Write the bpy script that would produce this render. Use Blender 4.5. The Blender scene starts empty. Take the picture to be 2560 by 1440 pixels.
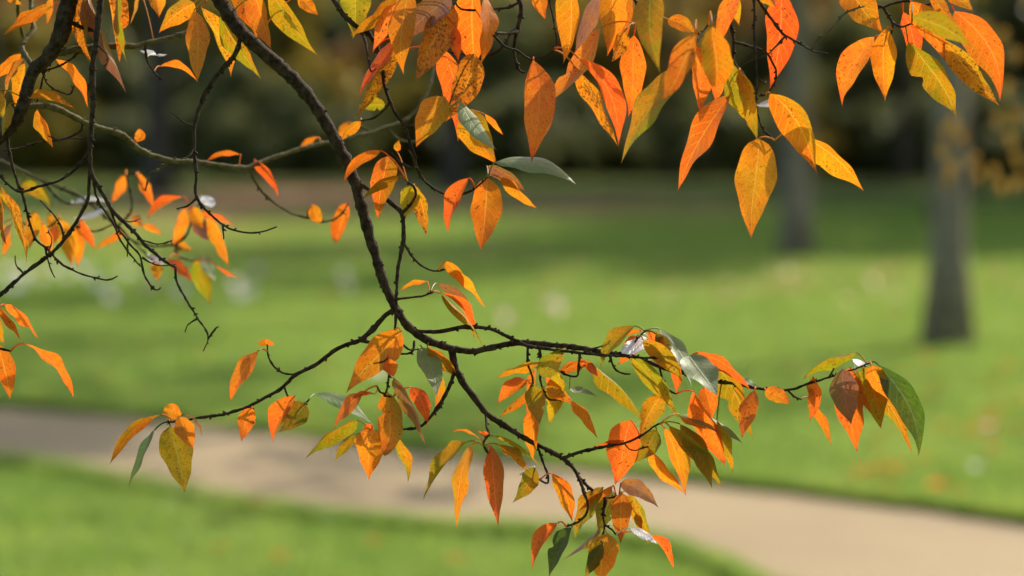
import bpy, math, random
import numpy as np
from mathutils import Vector, Matrix

# ------------------------------------------------------------------ camera, world, sun, exposure
scene = bpy.context.scene
C = scene.collection
LENS, SENS = 85.0, 36.0
FPX = LENS / SENS * 2560.0
PITCH = math.radians(3.79)
CAMZ = 1.6
FOCUS = 3.0
SUN_DIR = Vector((0.55, 0.62, 0.66)).normalized()      # towards the sun
cam_d = bpy.data.cameras.new('camera'); cam = bpy.data.objects.new('camera', cam_d); C.objects.link(cam)
cam.location = (0, 0, CAMZ); cam.rotation_euler = (math.pi / 2 - PITCH, 0, 0)
cam_d.lens = LENS; cam_d.sensor_width = SENS; cam_d.clip_end = 3000; cam_d.clip_start = 0.05
cam_d.dof.use_dof = True; cam_d.dof.focus_distance = FOCUS; cam_d.dof.aperture_fstop = 2.3
scene.camera = cam
w = bpy.data.worlds.new("World"); scene.world = w; w.use_nodes = True
nt = w.node_tree; sky = nt.nodes.new('ShaderNodeTexSky'); sky.sky_type = 'NISHITA'; sky.sun_disc = False
sky.sun_elevation = math.asin(SUN_DIR.z); sky.sun_rotation = math.atan2(SUN_DIR.x, SUN_DIR.y)
sky.dust_density = 2.5
bgn = nt.nodes['Background']; bgn.inputs['Strength'].default_value = 0.15
nt.links.new(sky.outputs[0], bgn.inputs[0])
sd = bpy.data.lights.new('sun', 'SUN'); sd.energy = 3.7; sd.angle = math.radians(0.55); sd.color = (1.0, 0.93, 0.82)
sun = bpy.data.objects.new('sun', sd); C.objects.link(sun)
sun.rotation_euler = SUN_DIR.to_track_quat('Z', 'Y').to_euler(); sun.location = (20, 20, 30)
scene.view_settings.view_transform = 'Standard'; scene.view_settings.look = 'None'
scene.view_settings.exposure = 0.86; scene.view_settings.gamma = 1.0
scene.cycles.transmission_bounces = 8; scene.cycles.max_bounces = 10

RIGHT = Vector((1, 0, 0)); UP = Vector((0, math.sin(PITCH), math.cos(PITCH))); FWD = Vector((0, math.cos(PITCH), -math.sin(PITCH)))
CAM = Vector((0, 0, CAMZ))
def at(px, py, d):
    """a point at distance d (m along the view) in front of where the photographer stood"""
    s = d / FPX
    return CAM + RIGHT * ((px - 1280) * s) + UP * ((720 - py) * s) + FWD * d
def ground(px, py):
    r = RIGHT * ((px - 1280) / FPX) + UP * ((720 - py) / FPX) + FWD
    t = -CAMZ / r.z
    return CAM + r * t

R = random.Random(7)
# ------------------------------------------------------------------ object helpers
def tag(o, label=None, cat=None, group=None, kind=None):
    if label: o['label'] = label
    if cat: o['category'] = cat
    if group: o['group'] = group
    if kind: o['kind'] = kind
    return o
def where(px):
    return 'at the left edge' if px < 150 else 'at the far left' if px < 500 else 'on the left' if px < 850 else 'left of the middle' if px < 1150 else 'in the middle' if px < 1450 else 'right of the middle' if px < 1800 else 'on the right' if px < 2150 else 'at the far right' if px < 2450 else 'at the right edge'
def mesh_obj(name, verts, faces, mat, parent=None, origin=None, uvs=None, smooth=True):
    me = bpy.data.meshes.new(name)
    v = np.asarray(verts, dtype=np.float64).reshape(-1, 3)
    o3 = np.array(origin if origin is not None else (0, 0, 0), dtype=float)
    v = v - o3
    me.from_pydata(v.tolist(), [], faces)
    if uvs is not None:
        uv = me.uv_layers.new(name='UVMap')
        li = np.empty(len(me.loops), dtype=np.int32); me.loops.foreach_get('vertex_index', li)
        uv.data.foreach_set('uv', np.asarray(uvs, dtype=np.float32)[li].ravel())
    if smooth: me.polygons.foreach_set('use_smooth', [True] * len(me.polygons))
    me.materials.append(mat); me.update()
    o = bpy.data.objects.new(name, me); C.objects.link(o)
    place(o, o3, parent)
    return o
WORLD = {}
def place(o, wpos, parent):
    wpos = np.array(wpos, dtype=float)
    WORLD[o.name] = wpos
    if parent is not None:
        o.parent = parent; o.location = wpos - WORLD[parent.name]
    else: o.location = wpos
def empty(name, loc):
    o = bpy.data.objects.new(name, None); C.objects.link(o); place(o, loc, None); o.empty_display_size = 0.1
    return o

# ------------------------------------------------------------------ materials
def newmat(name):
    m = bpy.data.materials.new(name); m.use_nodes = True
    nt = m.node_tree; nt.nodes.clear()
    return m, nt
class NB:
    def __init__(s, nt): s.nt = nt
    def n(s, t, **k):
        nd = s.nt.nodes.new(t)
        for a, b in k.items(): setattr(nd, a, b)
        return nd
    def l(s, a, b): s.nt.links.new(a, b)
    def val(s, sock, v):
        if hasattr(v, 'default_value') or isinstance(v, bpy.types.NodeSocket): s.l(v, sock)
        else: sock.default_value = v
    def math(s, op, a, b=0.0, c=None):
        nd = s.n('ShaderNodeMath', operation=op)
        s.val(nd.inputs[0], a); s.val(nd.inputs[1], b)
        if c is not None: s.val(nd.inputs[2], c)
        return nd.outputs[0]
    def mix(s, f, a, b, mode='MIX'):
        nd = s.n('ShaderNodeMix', data_type='RGBA', blend_type=mode)
        s.val(nd.inputs[0], f); s.val(nd.inputs[6], a if not isinstance(a, tuple) else (*a, 1)[:4]); s.val(nd.inputs[7], b if not isinstance(b, tuple) else (*b, 1)[:4])
        return nd.outputs[2]
    def noise(s, vec, scale, detail=2, rough=0.5, w=None):
        nd = s.n('ShaderNodeTexNoise', noise_dimensions='4D' if w is not None else '3D')
        if vec is not None: s.l(vec, nd.inputs['Vector'])
        nd.inputs['Scale'].default_value = scale; nd.inputs['Detail'].default_value = detail; nd.inputs['Roughness'].default_value = rough
        if w is not None: s.val(nd.inputs['W'], w)
        return nd.outputs['Fac']
    def step(s, v, lo, hi):
        nd = s.n('ShaderNodeMapRange', interpolation_type='SMOOTHSTEP')
        s.val(nd.inputs[0], v); nd.inputs[1].default_value = lo; nd.inputs[2].default_value = hi
        return nd.outputs[0]

def leaf_mat(name, c1, c2, edge=None, spot=0.0, back=None, rough=0.5, trans=0.55, tboost=1.0, spec=0.22):
    m, nt = newmat(name); b = NB(nt)
    tc = b.n('ShaderNodeTexCoord'); oi = b.n('ShaderNodeObjectInfo'); rnd = b.math('MULTIPLY', oi.outputs['Random'], 37.0)
    obj = tc.outputs['Object']
    sx = b.n('ShaderNodeSeparateXYZ'); b.l(tc.outputs['UV'], sx.inputs[0])
    u = b.math('ABSOLUTE', b.math('SUBTRACT', sx.outputs[0], 0.5)); t = sx.outputs[1]
    big = b.step(b.noise(obj, 28, 2, 0.55, rnd), 0.36, 0.62)
    col = b.mix(big, c1, c2)
    us = b.math('SUBTRACT', sx.outputs[0], 0.5); pick = b.math('FRACT', b.math('MULTIPLY', oi.outputs['Random'], 23.7))
    sgn = b.math('SUBTRACT', b.math('MULTIPLY', b.math('GREATER_THAN', b.math('FRACT', b.math('MULTIPLY', oi.outputs['Random'], 71.1)), 0.5), 2.0), 1.0)
    side = b.step(b.math('ADD', b.math('MULTIPLY', us, sgn), b.math('MULTIPLY', b.math('SUBTRACT', b.noise(obj, 35, 2, 0.5, rnd), 0.5), 0.5)), 0.0, 0.35)
    col = b.mix(b.math('MULTIPLY', side, b.math('MULTIPLY', b.math('GREATER_THAN', pick, 0.45), 0.75)), col, (c1[0] * 0.62 + 0.02, min(c1[1] * 0.95 + 0.045, 0.26), 0.005))
    # per leaf hue/brightness
    hs = b.n('ShaderNodeHueSaturation'); b.l(col, hs.inputs['Color'])
    b.l(b.math('ADD', b.math('MULTIPLY', oi.outputs['Random'], 0.022), 0.489), hs.inputs['Hue'])
    b.l(b.math('ADD', b.math('MULTIPLY', b.math('FRACT', b.math('MULTIPLY', oi.outputs['Random'], 91.7)), 0.34), 0.84), hs.inputs['Value'])
    col = hs.outputs[0]
    if edge:
        e = b.math('MULTIPLY', b.step(b.math('ADD', t, b.math('MULTIPLY', b.noise(obj, 45, 2, 0.5, rnd), 0.5)), 0.9, 1.35), 0.85)
        col = b.mix(e, col, edge)
    tipb = b.step(b.math('ADD', t, b.math('MULTIPLY', b.math('FRACT', b.math('MULTIPLY', oi.outputs['Random'], 51.3)), 0.10)), 0.965, 1.03)
    col = b.mix(b.math('MULTIPLY', tipb, 0.8), col, (0.12, 0.03, 0.01))
    fine = b.step(b.noise(obj, 420, 3, 0.65, rnd), 0.47, 0.66)
    med = b.step(b.noise(obj, 110, 3, 0.6, rnd), 0.46, 0.66)
    col = b.mix(b.math('MULTIPLY', med, 0.35), col, (c1[0] * .88, c1[1] * 0.62, c1[2]))
    col = b.mix(b.math('MULTIPLY', fine, 0.62), col, (c1[0] * 0.62, c1[1] * 0.36, c1[2] * .5))
    # veins
    lat = b.math('FRACT', b.math('SUBTRACT', b.math('MULTIPLY', t, 9.0), b.math('MULTIPLY', u, 3.4)))
    lat = b.math('ABSOLUTE', b.math('SUBTRACT', lat, 0.5))
    latv = b.math('SUBTRACT', 1.0, b.step(lat, 0.02, 0.085))
    midv = b.math('SUBTRACT', 1.0, b.step(u, 0.012, 0.035))
    net = b.n('ShaderNodeTexVoronoi', feature='DISTANCE_TO_EDGE'); b.l(obj, net.inputs[0]); net.inputs['Scale'].default_value = 380
    netv = b.math('SUBTRACT', 1.0, b.step(net.outputs[0], 0.02, 0.1))
    v = b.math('MINIMUM', b.math('ADD', b.math('ADD', b.math('MULTIPLY', latv, 0.36), b.math('MULTIPLY', midv, 0.62)), b.math('MULTIPLY', netv, 0.16)), 0.6)
    light = (min(1, c1[0] * 1.1 + 0.06), c1[1] * 1.3 + 0.09, c1[2] + 0.035)
    col = b.mix(v, col, light)
    # blemishes: small brown dots and larger scorched patches
    dots = b.noise(obj, 330, 2, 0.5, rnd)
    patch = b.noise(obj, 40, 3, 0.6, rnd)
    thr = 0.672 - 0.10 * spot
    d = b.step(b.math('ADD', b.math('MULTIPLY', dots, 0.72), b.math('MULTIPLY', patch, 0.28)), thr - 0.04, thr)
    col = b.mix(b.math('MULTIPLY', d, 0.85), col, (0.06, 0.022, 0.008))
    if spot > 0.5:
        d2 = b.step(patch, 0.52, 0.72)
        col = b.mix(b.math('MULTIPLY', d2, 0.55), col, (0.16, 0.05, 0.012))
    geo = b.n('ShaderNodeNewGeometry')
    bk = back if back else (0.8 * c1[0] + 0.04, 0.85 * c1[1] + 0.05, c1[2] + 0.03)
    cback = b.mix(0.45, col, bk)
    face = b.mix(geo.outputs['Backfacing'], col, cback)
    bump = b.n('ShaderNodeBump'); bump.inputs['Strength'].default_value = 0.5; bump.inputs['Distance'].default_value = 0.0006
    hgt = b.math('ADD', b.math('ADD', b.math('MULTIPLY', latv, -0.5), b.math('MULTIPLY', midv, -0.8)), b.math('MULTIPLY', b.noise(obj, 90, 3, 0.6, rnd), 2.2))
    b.l(hgt, bump.inputs['Height'])
    p = b.n('ShaderNodeBsdfPrincipled'); b.l(face, p.inputs['Base Color']); p.inputs['Roughness'].default_value = rough
    p.inputs['Specular IOR Level'].default_value = spec; b.l(bump.outputs[0], p.inputs['Normal'])
    tr = b.n('ShaderNodeBsdfTranslucent')
    gm = b.n('ShaderNodeGamma'); gm.inputs[1].default_value = 1.04; b.l(col, gm.inputs[0]); b.l(gm.outputs[0], tr.inputs[0]); b.l(bump.outputs[0], tr.inputs['Normal'])
    mx = b.n('ShaderNodeMixShader'); mx.inputs[0].default_value = trans
    b.l(p.outputs[0], mx.inputs[1]); b.l(tr.outputs[0], mx.inputs[2])
    out = b.n('ShaderNodeOutputMaterial'); b.l(mx.outputs[0], out.inputs[0])
    return m
LM = {
 'O': leaf_mat('leaf_orange', (0.68, 0.205, 0.006), (0.70, 0.145, 0.007), edge=(0.68, 0.075, 0.006), spot=0.25),
 'R': leaf_mat('leaf_red_orange', (0.68, 0.115, 0.010), (0.70, 0.155, 0.007), edge=(0.66, 0.06, 0.008), spot=0.3),
 'Y': leaf_mat('leaf_golden', (0.60, 0.235, 0.005), (0.66, 0.170, 0.005), edge=(0.72, 0.12, 0.005), spot=0.25),
 'A': leaf_mat('leaf_amber', (0.50, 0.18, 0.005), (0.54, 0.115, 0.004), edge=(0.40, 0.07, 0.005), spot=0.4),
 'L': leaf_mat('leaf_olive_yellow', (0.29, 0.20, 0.004), (0.50, 0.19, 0.004), edge=(0.25, 0.16, 0.005), spot=0.25),
 'K': leaf_mat('leaf_yellow_green', (0.38, 0.29, 0.005), (0.46, 0.26, 0.005), edge=(0.50, 0.22, 0.006), spot=0.2),
 'D': leaf_mat('leaf_dark_olive', (0.115, 0.092, 0.003), (0.26, 0.13, 0.003), edge=(0.34, 0.16, 0.004), spot=0.15),
 'G': leaf_mat('leaf_green', (0.055, 0.080, 0.012), (0.095, 0.105, 0.008), edge=(0.12, 0.125, 0.01), back=(0.09, 0.12, 0.06), spot=0.0, rough=0.4, spec=0.5),
 'S': leaf_mat('leaf_silver_green', (0.16, 0.205, 0.055), (0.22, 0.25, 0.08), back=(0.25, 0.28, 0.12), spot=-0.4, rough=0.5, trans=0.36, spec=0.45),
 'P': leaf_mat('leaf_plum', (0.27, 0.10, 0.05), (0.38, 0.13, 0.02), edge=(0.22, 0.07, 0.03), back=(0.28, 0.15, 0.11), spot=0.35, rough=0.4, trans=0.38, spec=0.5),
 'B': leaf_mat('leaf_spotted_brown', (0.60, 0.21, 0.005), (0.46, 0.12, 0.005), edge=(0.34, 0.08, 0.005), spot=1.0),
 'W': leaf_mat('leaf_painted_glint', (0.62, 0.55, 0.48), (0.70, 0.62, 0.56), back=(0.62, 0.56, 0.50), spot=-0.5, rough=0.32, trans=0.25, spec=0.8),  # pale underside, base colour lightened further to paint the specular glint
}
LBL = {'G': 'dark green leaf', 'S': 'silvery green leaf catching the sky', 'P': 'plum brown leaf', 'B': 'amber leaf covered in brown spots',
       'W': 'small shiny leaf, its glint painted pale', 'D': 'dark olive leaf', 'L': 'olive yellow leaf', 'K': 'yellow green leaf', 'R': 'red orange leaf', 'Y': 'golden leaf', 'A': 'amber leaf', 'O': 'orange leaf'}

def bark_mat(name, c1, c2, scale=120, bs=0.6, dist=0.002):
    m, nt = newmat(name); b = NB(nt); tc = b.n('ShaderNodeTexCoord'); obj = tc.outputs['Object']
    f = b.step(b.noise(obj, scale, 5, 0.65), 0.35, 0.68)
    col = b.mix(f, c1, c2)
    li = b.step(b.noise(obj, scale * 3.1, 3, 0.6), 0.62, 0.72)
    col = b.mix(b.math('MULTIPLY', li, 0.5), col, tuple(min(1, x * 2.4 + 0.03) for x in c2))
    bump = b.n('ShaderNodeBump'); bump.inputs['Strength'].default_value = bs; bump.inputs['Distance'].default_value = dist
    b.l(b.noise(obj, scale * 1.7, 6, 0.7), bump.inputs['Height'])
    p = b.n('ShaderNodeBsdfPrincipled'); b.l(col, p.inputs['Base Color']); p.inputs['Roughness'].default_value = 0.75
    p.inputs['Specular IOR Level'].default_value = 0.10; b.l(bump.outputs[0], p.inputs['Normal'])
    out = b.n('ShaderNodeOutputMaterial'); b.l(p.outputs[0], out.inputs[0])
    return m
BARK = bark_mat('bark_dark', (0.017, 0.0095, 0.003), (0.065, 0.041, 0.018), bs=0.9, dist=0.003)
BARK_G = bark_mat('bark_greenish_grey', (0.055, 0.045, 0.014), (0.12, 0.10, 0.036))
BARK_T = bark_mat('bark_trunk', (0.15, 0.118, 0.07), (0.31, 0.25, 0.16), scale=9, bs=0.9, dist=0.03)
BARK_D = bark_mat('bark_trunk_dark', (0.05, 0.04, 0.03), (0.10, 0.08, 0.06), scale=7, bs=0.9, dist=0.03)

# ------------------------------------------------------------------ tubes
def catmull(pts, n):
    P = [np.array(p, float) for p in pts]; P = [2 * P[0] - P[1]] + P + [2 * P[-1] - P[-2]]
    out = []
    for i in range(1, len(P) - 2):
        a, b_, c, d = P[i - 1:i + 3]
        k = max(2, int(n(b_, c)))
        for j in range(k):
            t = j / k
            out.append(0.5 * ((2 * b_) + (-a + c) * t + (2 * a - 5 * b_ + 4 * c - d) * t * t + (-a + 3 * b_ - 3 * c + d) * t ** 3))
    out.append(P[-2]); return out
def tube(points, radii, seg=8):
    pts = [Vector(p) for p in points]; V = []; F = []
    ref = Vector((0.3, -0.8, 0.5))
    prevn = None
    for i, p in enumerate(pts):
        t = (pts[min(i + 1, len(pts) - 1)] - pts[max(i - 1, 0)]).normalized()
        n = prevn if prevn is not None else ref
        n = (n - t * n.dot(t))
        if n.length < 1e-4: n = t.orthogonal()
        n.normalize(); prevn = n; bn = t.cross(n)
        for k in range(seg):
            a = 2 * math.pi * k / seg
            V.append(p + (n * math.cos(a) + bn * math.sin(a)) * radii[i])
    for i in range(len(pts) - 1):
        for k in range(seg):
            a = i * seg + k; b_ = i * seg + (k + 1) % seg
            F.append((a, b_, b_ + seg, a + seg))
    c0 = len(V); V.append(pts[0]); V.append(pts[-1] + (pts[-1] - pts[-2]).normalized() * radii[-1] * 0.6)
    for k in range(seg):
        F.append((c0, (k + 1) % seg, k)); e = (len(pts) - 1) * seg
        F.append((c0 + 1, e + k, e + (k + 1) % seg))
    return V, F

# ------------------------------------------------------------------ leaf blade
def leaf_geo(base, tip, wpx, depth, bend=0.0, ddepth=None, roll=None, shape=None, rr=None, shine=False, petiole=None, wob=1.0):
    """base/tip in photo pixels at distance depth; returns verts, faces, uvs in world space"""
    rr = rr or R
    s = depth / FPX; front = rr.random() < 0.10
    b2 = np.array(base, float); t2 = np.array(tip, float)
    if petiole is not None and shape != 2: t2 = t2 + (t2 - b2) * 0.03; wpx *= 0.95
    L2 = t2 - b2; Lp = max(4, np.linalg.norm(L2)); e = L2 / Lp; nrm = np.array([-e[1], e[0]])
    Lm = Lp * s
    a = Vector((e[0], -e[1], 0))                          # camera coords: x right, y up, z to viewer
    n = Vector((-a.y, a.x, 0))
    if ddepth is None: ddepth = rr.uniform(-0.45, 0.45)
    if shine:                                              # the blade lies so that it mirrors the bright sky
        h = Vector((0.1, 0.85, -0.35)) + Vector((0, 0, 1.0)); h.normalize()
        ddepth = -(a.x * h.x + a.y * h.y) / h.z
        ddepth = max(-1.0, min(1.0, ddepth))
    A = (a + Vector((0, 0, ddepth))).normalized()
    Lreal = Lm * math.sqrt(1 + ddepth ** 2)
    ratio = rr.uniform(0.36, 0.46)
    cosr = min(1.0, max(0.32, (wpx * s) / (ratio * Lreal)))
    if roll is None: rho = math.acos(cosr) * rr.choice((-1, 1))
    else: rho = roll
    M = A.cross(n)
    if shine and abs(M.z) > 1e-3:
        best = None
        for q in range(-14, 15):
            rq = q / 14 * 1.2; Bq = n * math.cos(rq) + M * math.sin(rq); Nq = A.cross(Bq)
            sc = abs(Nq.dot(h))
            if best is None or sc > best[0]: best = (sc, rq)
        rho = best[1]
    if not shine and roll is None and not front:           # most blades are seen against the light
        best = None
        for sr in (1, -1):
            for sdd in (1, -1):
                A_ = (a + Vector((0, 0, ddepth * sdd))).normalized(); B_ = n * math.cos(rho * sr) + A_.cross(n) * math.sin(rho * sr); N_ = A_.cross(B_)
                if N_.z < 0: N_ = -N_
                sc = N_.x * SUN_DIR.x + N_.y * SUN_DIR.z - N_.z * SUN_DIR.y + (0.02 if sdd < 0 else 0)
                if best is None or sc < best[0]: best = (sc, sr, sdd)
        rho *= best[1]; ddepth *= best[2]; A = (a + Vector((0, 0, ddepth))).normalized(); M = A.cross(n)
    W = wpx * s / max(0.3, math.cos(rho))
    B = n * math.cos(rho) + M * math.sin(rho); N = A.cross(B)
    if N.z < 0: N = -N; 
    if shape is None: shape = 0 if wpx / Lp > 0.38 else 1
    p, q = ((0.66, 1.32), (0.88, 1.42), (0.55, 0.62))[shape]
    p += rr.uniform(-0.07, 0.07); q += rr.uniform(-0.1, 0.12)
    m = p / (p + q); mx = m ** p * (1 - m) ** q
    fold = rr.uniform(0.10, 0.42) * (1 if rr.random() < 0.75 else -1); zb = rr.uniform(-0.10, 0.10)
    if shine: fold *= 0.4
    nt_, nu = 26, 8
    wp1, wp2 = rr.uniform(0, 6), rr.uniform(0, 6); wamp = rr.uniform(0.02, 0.07) * W * wob; tw = rr.uniform(-0.35, 0.35)
    V = []; UVs = []; F = []
    bv = at(b2[0], b2[1], depth)
    toW = lambda c: RIGHT * c.x + UP * c.y - FWD * c.z
    sb = rr.uniform(-0.12, 0.12)
    bite = (rr.uniform(.25, .85), rr.choice((-1, 1)), rr.uniform(.25, .6), rr.uniform(.03, .07)) if rr.random() < 0.22 and wpx < 70 and Lp > 60 else None
    curl = rr.uniform(-0.22, 0.30)
    for i in range(nt_ + 1):
        t = i / nt_; t = t ** 0.9 if i else 0
        off = bend * 4 * t * (1 - t)
        s2 = sb * t * (1 - t) * (1 - 2 * t) * 1.2
        c = a * (t * Lm) + Vector((nrm[0], -nrm[1], 0)) * ((off + s2) * Lm) + Vector((0, 0, ddepth * Lm * t + zb * Lm * 4 * t * (1 - t)))
        hw = 0.5 * W * (t ** p) * ((1 - t) ** q) / mx
        hw *= 1 + 0.05 * math.sin(t * 17 + wp1) * wob
        if i == nt_: hw = 0
        ang = tw * (t - 0.4)
        Bt = B * math.cos(ang) + N * math.sin(ang); Nt = N * math.cos(ang) - B * math.sin(ang)
        for j in range(nu + 1):
            x = j / nu * 2 - 1
            if bite and x * bite[1] > 0: x *= 1 - bite[2] * math.exp(-((t - bite[0]) / bite[3]) ** 2)
            lift = hw * abs(x) * math.sin(fold) - curl * hw * x * x
            lift += wamp * math.sin(t * 13 + wp2 + (2 if x > 0 else 0)) * x * x * (hw / (0.5 * W + 1e-9))
            pnt = c + Bt * (x * hw * math.cos(fold * 0.8)) + Nt * lift
            V.append(bv + toW(pnt)); UVs.append((x * 0.5 + 0.5, t))
    for i in range(nt_):
        for j in range(nu):
            k = i * (nu + 1) + j
            F.append((k, k + 1, k + nu + 2, k + nu + 1))
    # petiole: a thin arched stalk back to the twig
    if petiole is not None:
        pv, d2 = petiole
        a0 = np.array(bv); a1 = np.array(pv)
        dist = np.linalg.norm(a1 - a0)
        mid = (a0 + a1) / 2 + np.array((0, 0, 1)) * dist * 0.22
        ts = np.linspace(0, 1, 7)[:, None]
        P = (1 - ts) ** 2 * a0 + 2 * ts * (1 - ts) * mid + ts ** 2 * a1
        pr = 0.0010 if wpx > 22 else 0.0008
        tv, tf = tube([tuple(x) for x in P], [pr * 0.8] + [pr] * 5 + [pr * 1.5], 5)
        k0 = len(V); V += tv; F += [tuple(k0 + i for i in f) for f in tf]; UVs += [(0.5, 0.05)] * len(tv)
    # midrib along the underside
    return [tuple(v) for v in V], F, UVs, tuple(bv)

# ------------------------------------------------------------------ branches traced from the photograph, each at its own distance
def parse(s): return [tuple(float(v) for v in p.split(',')) for p in s.split()]
def build_branch(label, twigs, leaves, d0, mat=None, group='branches of the autumn tree hanging over the lawn', spread=0.05, leafz=0.03, seed=1, cat='tree branch'):
    rr = random.Random(seed); mat = mat or BARK
    segs = []                                             # (px, py, depth, radius, twig obj)
    root = None
    for ti, tw in enumerate(twigs):
        pts, (w0, w1) = parse(tw[0]), tw[1]
        dz = tw[2] if len(tw) > 2 else rr.uniform(-spread, spread)
        tm = tw[3] if len(tw) > 3 else mat
        if ti == 0 or not segs: ds = d0
        else:
            if len(tw) > 4: ds = tw[4]
            else:
                x0, y0 = pts[0]; near = min(segs, key=lambda q: (q[0] - x0) ** 2 + (q[1] - y0) ** 2); ds = near[2]
                if (near[0] - x0) ** 2 + (near[1] - y0) ** 2 < 30 ** 2: pts[0] = (near[0] * 0.6 + x0 * 0.4, near[1] * 0.6 + y0 * 0.4)
        sm = catmull(pts, lambda a, b: np.linalg.norm(b - a) / 7)
        n = len(sm); P3 = []; rad = []
        acc = 0; ph = rr.uniform(0, 9)
        nodes = [rr.uniform(0.03, 0.97) for _ in range(int(n / 3.2))]
        jx = jy = rw = 0
        for i, p in enumerate(sm):
            t = i / (n - 1); d = ds + dz * t
            jx = 0.6 * jx + rr.gauss(0, 0.5); jy = 0.6 * jy + rr.gauss(0, 0.5)
            k = min(1, i / 3)
            ww = w0 + (w1 - w0) * t
            x, y = p[0] + jx * k, p[1] + jy * k
            rw = 0.75 * rw + rr.gauss(0, 0.035); r = 0.5 * ww * 0.96 * d / FPX * (1 + rw)
            for nd in nodes:
                q = abs(t - nd) * n
                if q < 1.1: r += (1.1 - q) * (0.7 + 0.06 * ww) * d / FPX * 0.8
            if i == 0 and ti: r *= 1.35
            P3.append(at(x, y, d)); rad.append(r); segs.append((p[0], p[1], d, r, None))
        V, F = tube(P3, rad, 10 if w0 > 12 else 8)
        # buds / spurs
        for nd in [rr.random() for _ in range(int(n / 5))]:
            i = min(n - 2, max(1, int(nd * n))); a = Vector(P3[i]); tn = (Vector(P3[i + 1]) - Vector(P3[i - 1])).normalized()
            sd_ = (tn.cross(FWD) * rr.choice((-1, 1)) + tn * 0.8 + FWD * rr.uniform(-.4, .4)).normalized(); r = rad[i]
            ln = (rr.uniform(3.5, 7.5)) * P3_d(P3[i]) / FPX
            bv, bf = tube([a, a + sd_ * (r + ln * 0.5), a + sd_ * (r + ln)], [min(r, .0022) * .9, min(r * .8, 0.0016), 0.0005], 5)
            k0 = len(V); V = list(V) + bv; F = F + [tuple(k0 + q for q in f) for f in bf]
        org = tuple(P3[0])
        if root is None:
            root = empty('tree_branch', org); tag(root, label, cat, group)
        o = mesh_obj('stem' if ti == 0 else 'twig', [tuple(v) for v in V], F, tm, root, org)
        for k in range(len(segs) - n, len(segs)): segs[k] = segs[k][:4] + (o,)
    for lf in leaves.strip().split('\n'):
        f = lf.split()
        if not f or f[0].startswith('#'): continue
        bx, by = map(float, f[0].split(',')); tx, ty = map(float, f[1].split(','))
        wpx = float(f[2]); ck = f[3]; opt = dict(x.split('=') for x in f[4:])
        if 'a' in opt: ax, ay = map(float, opt['a'].split(','))
        else: ax, ay = bx, by
        near = min(segs, key=lambda q: (q[0] - ax) ** 2 + (q[1] - ay) ** 2)
        dist = math.hypot(near[0] - ax, near[1] - ay)
        d = near[2] + (float(opt['z']) if 'z' in opt else rr.uniform(-leafz, leafz))
        pet = (at(near[0], near[1], near[2]), near[2])
        V, F, U, org = leaf_geo((bx, by), (tx, ty), wpx, d, bend=float(opt.get('b', rr.uniform(-0.08, 0.08))),
                                ddepth=float(opt['t']) if 't' in opt else None, roll=float(opt['r']) if 'r' in opt else None,
                                shape=int(opt['s']) if 's' in opt else None, rr=rr, shine=ck in 'SW' , petiole=pet)
        o = mesh_obj('leaf', V, F, LM[ck], near[4], org, U)
        o['label'] = LBL[ck]
    return root
def P3_d(p): return (Vector(p) - CAM).dot(FWD)

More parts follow.
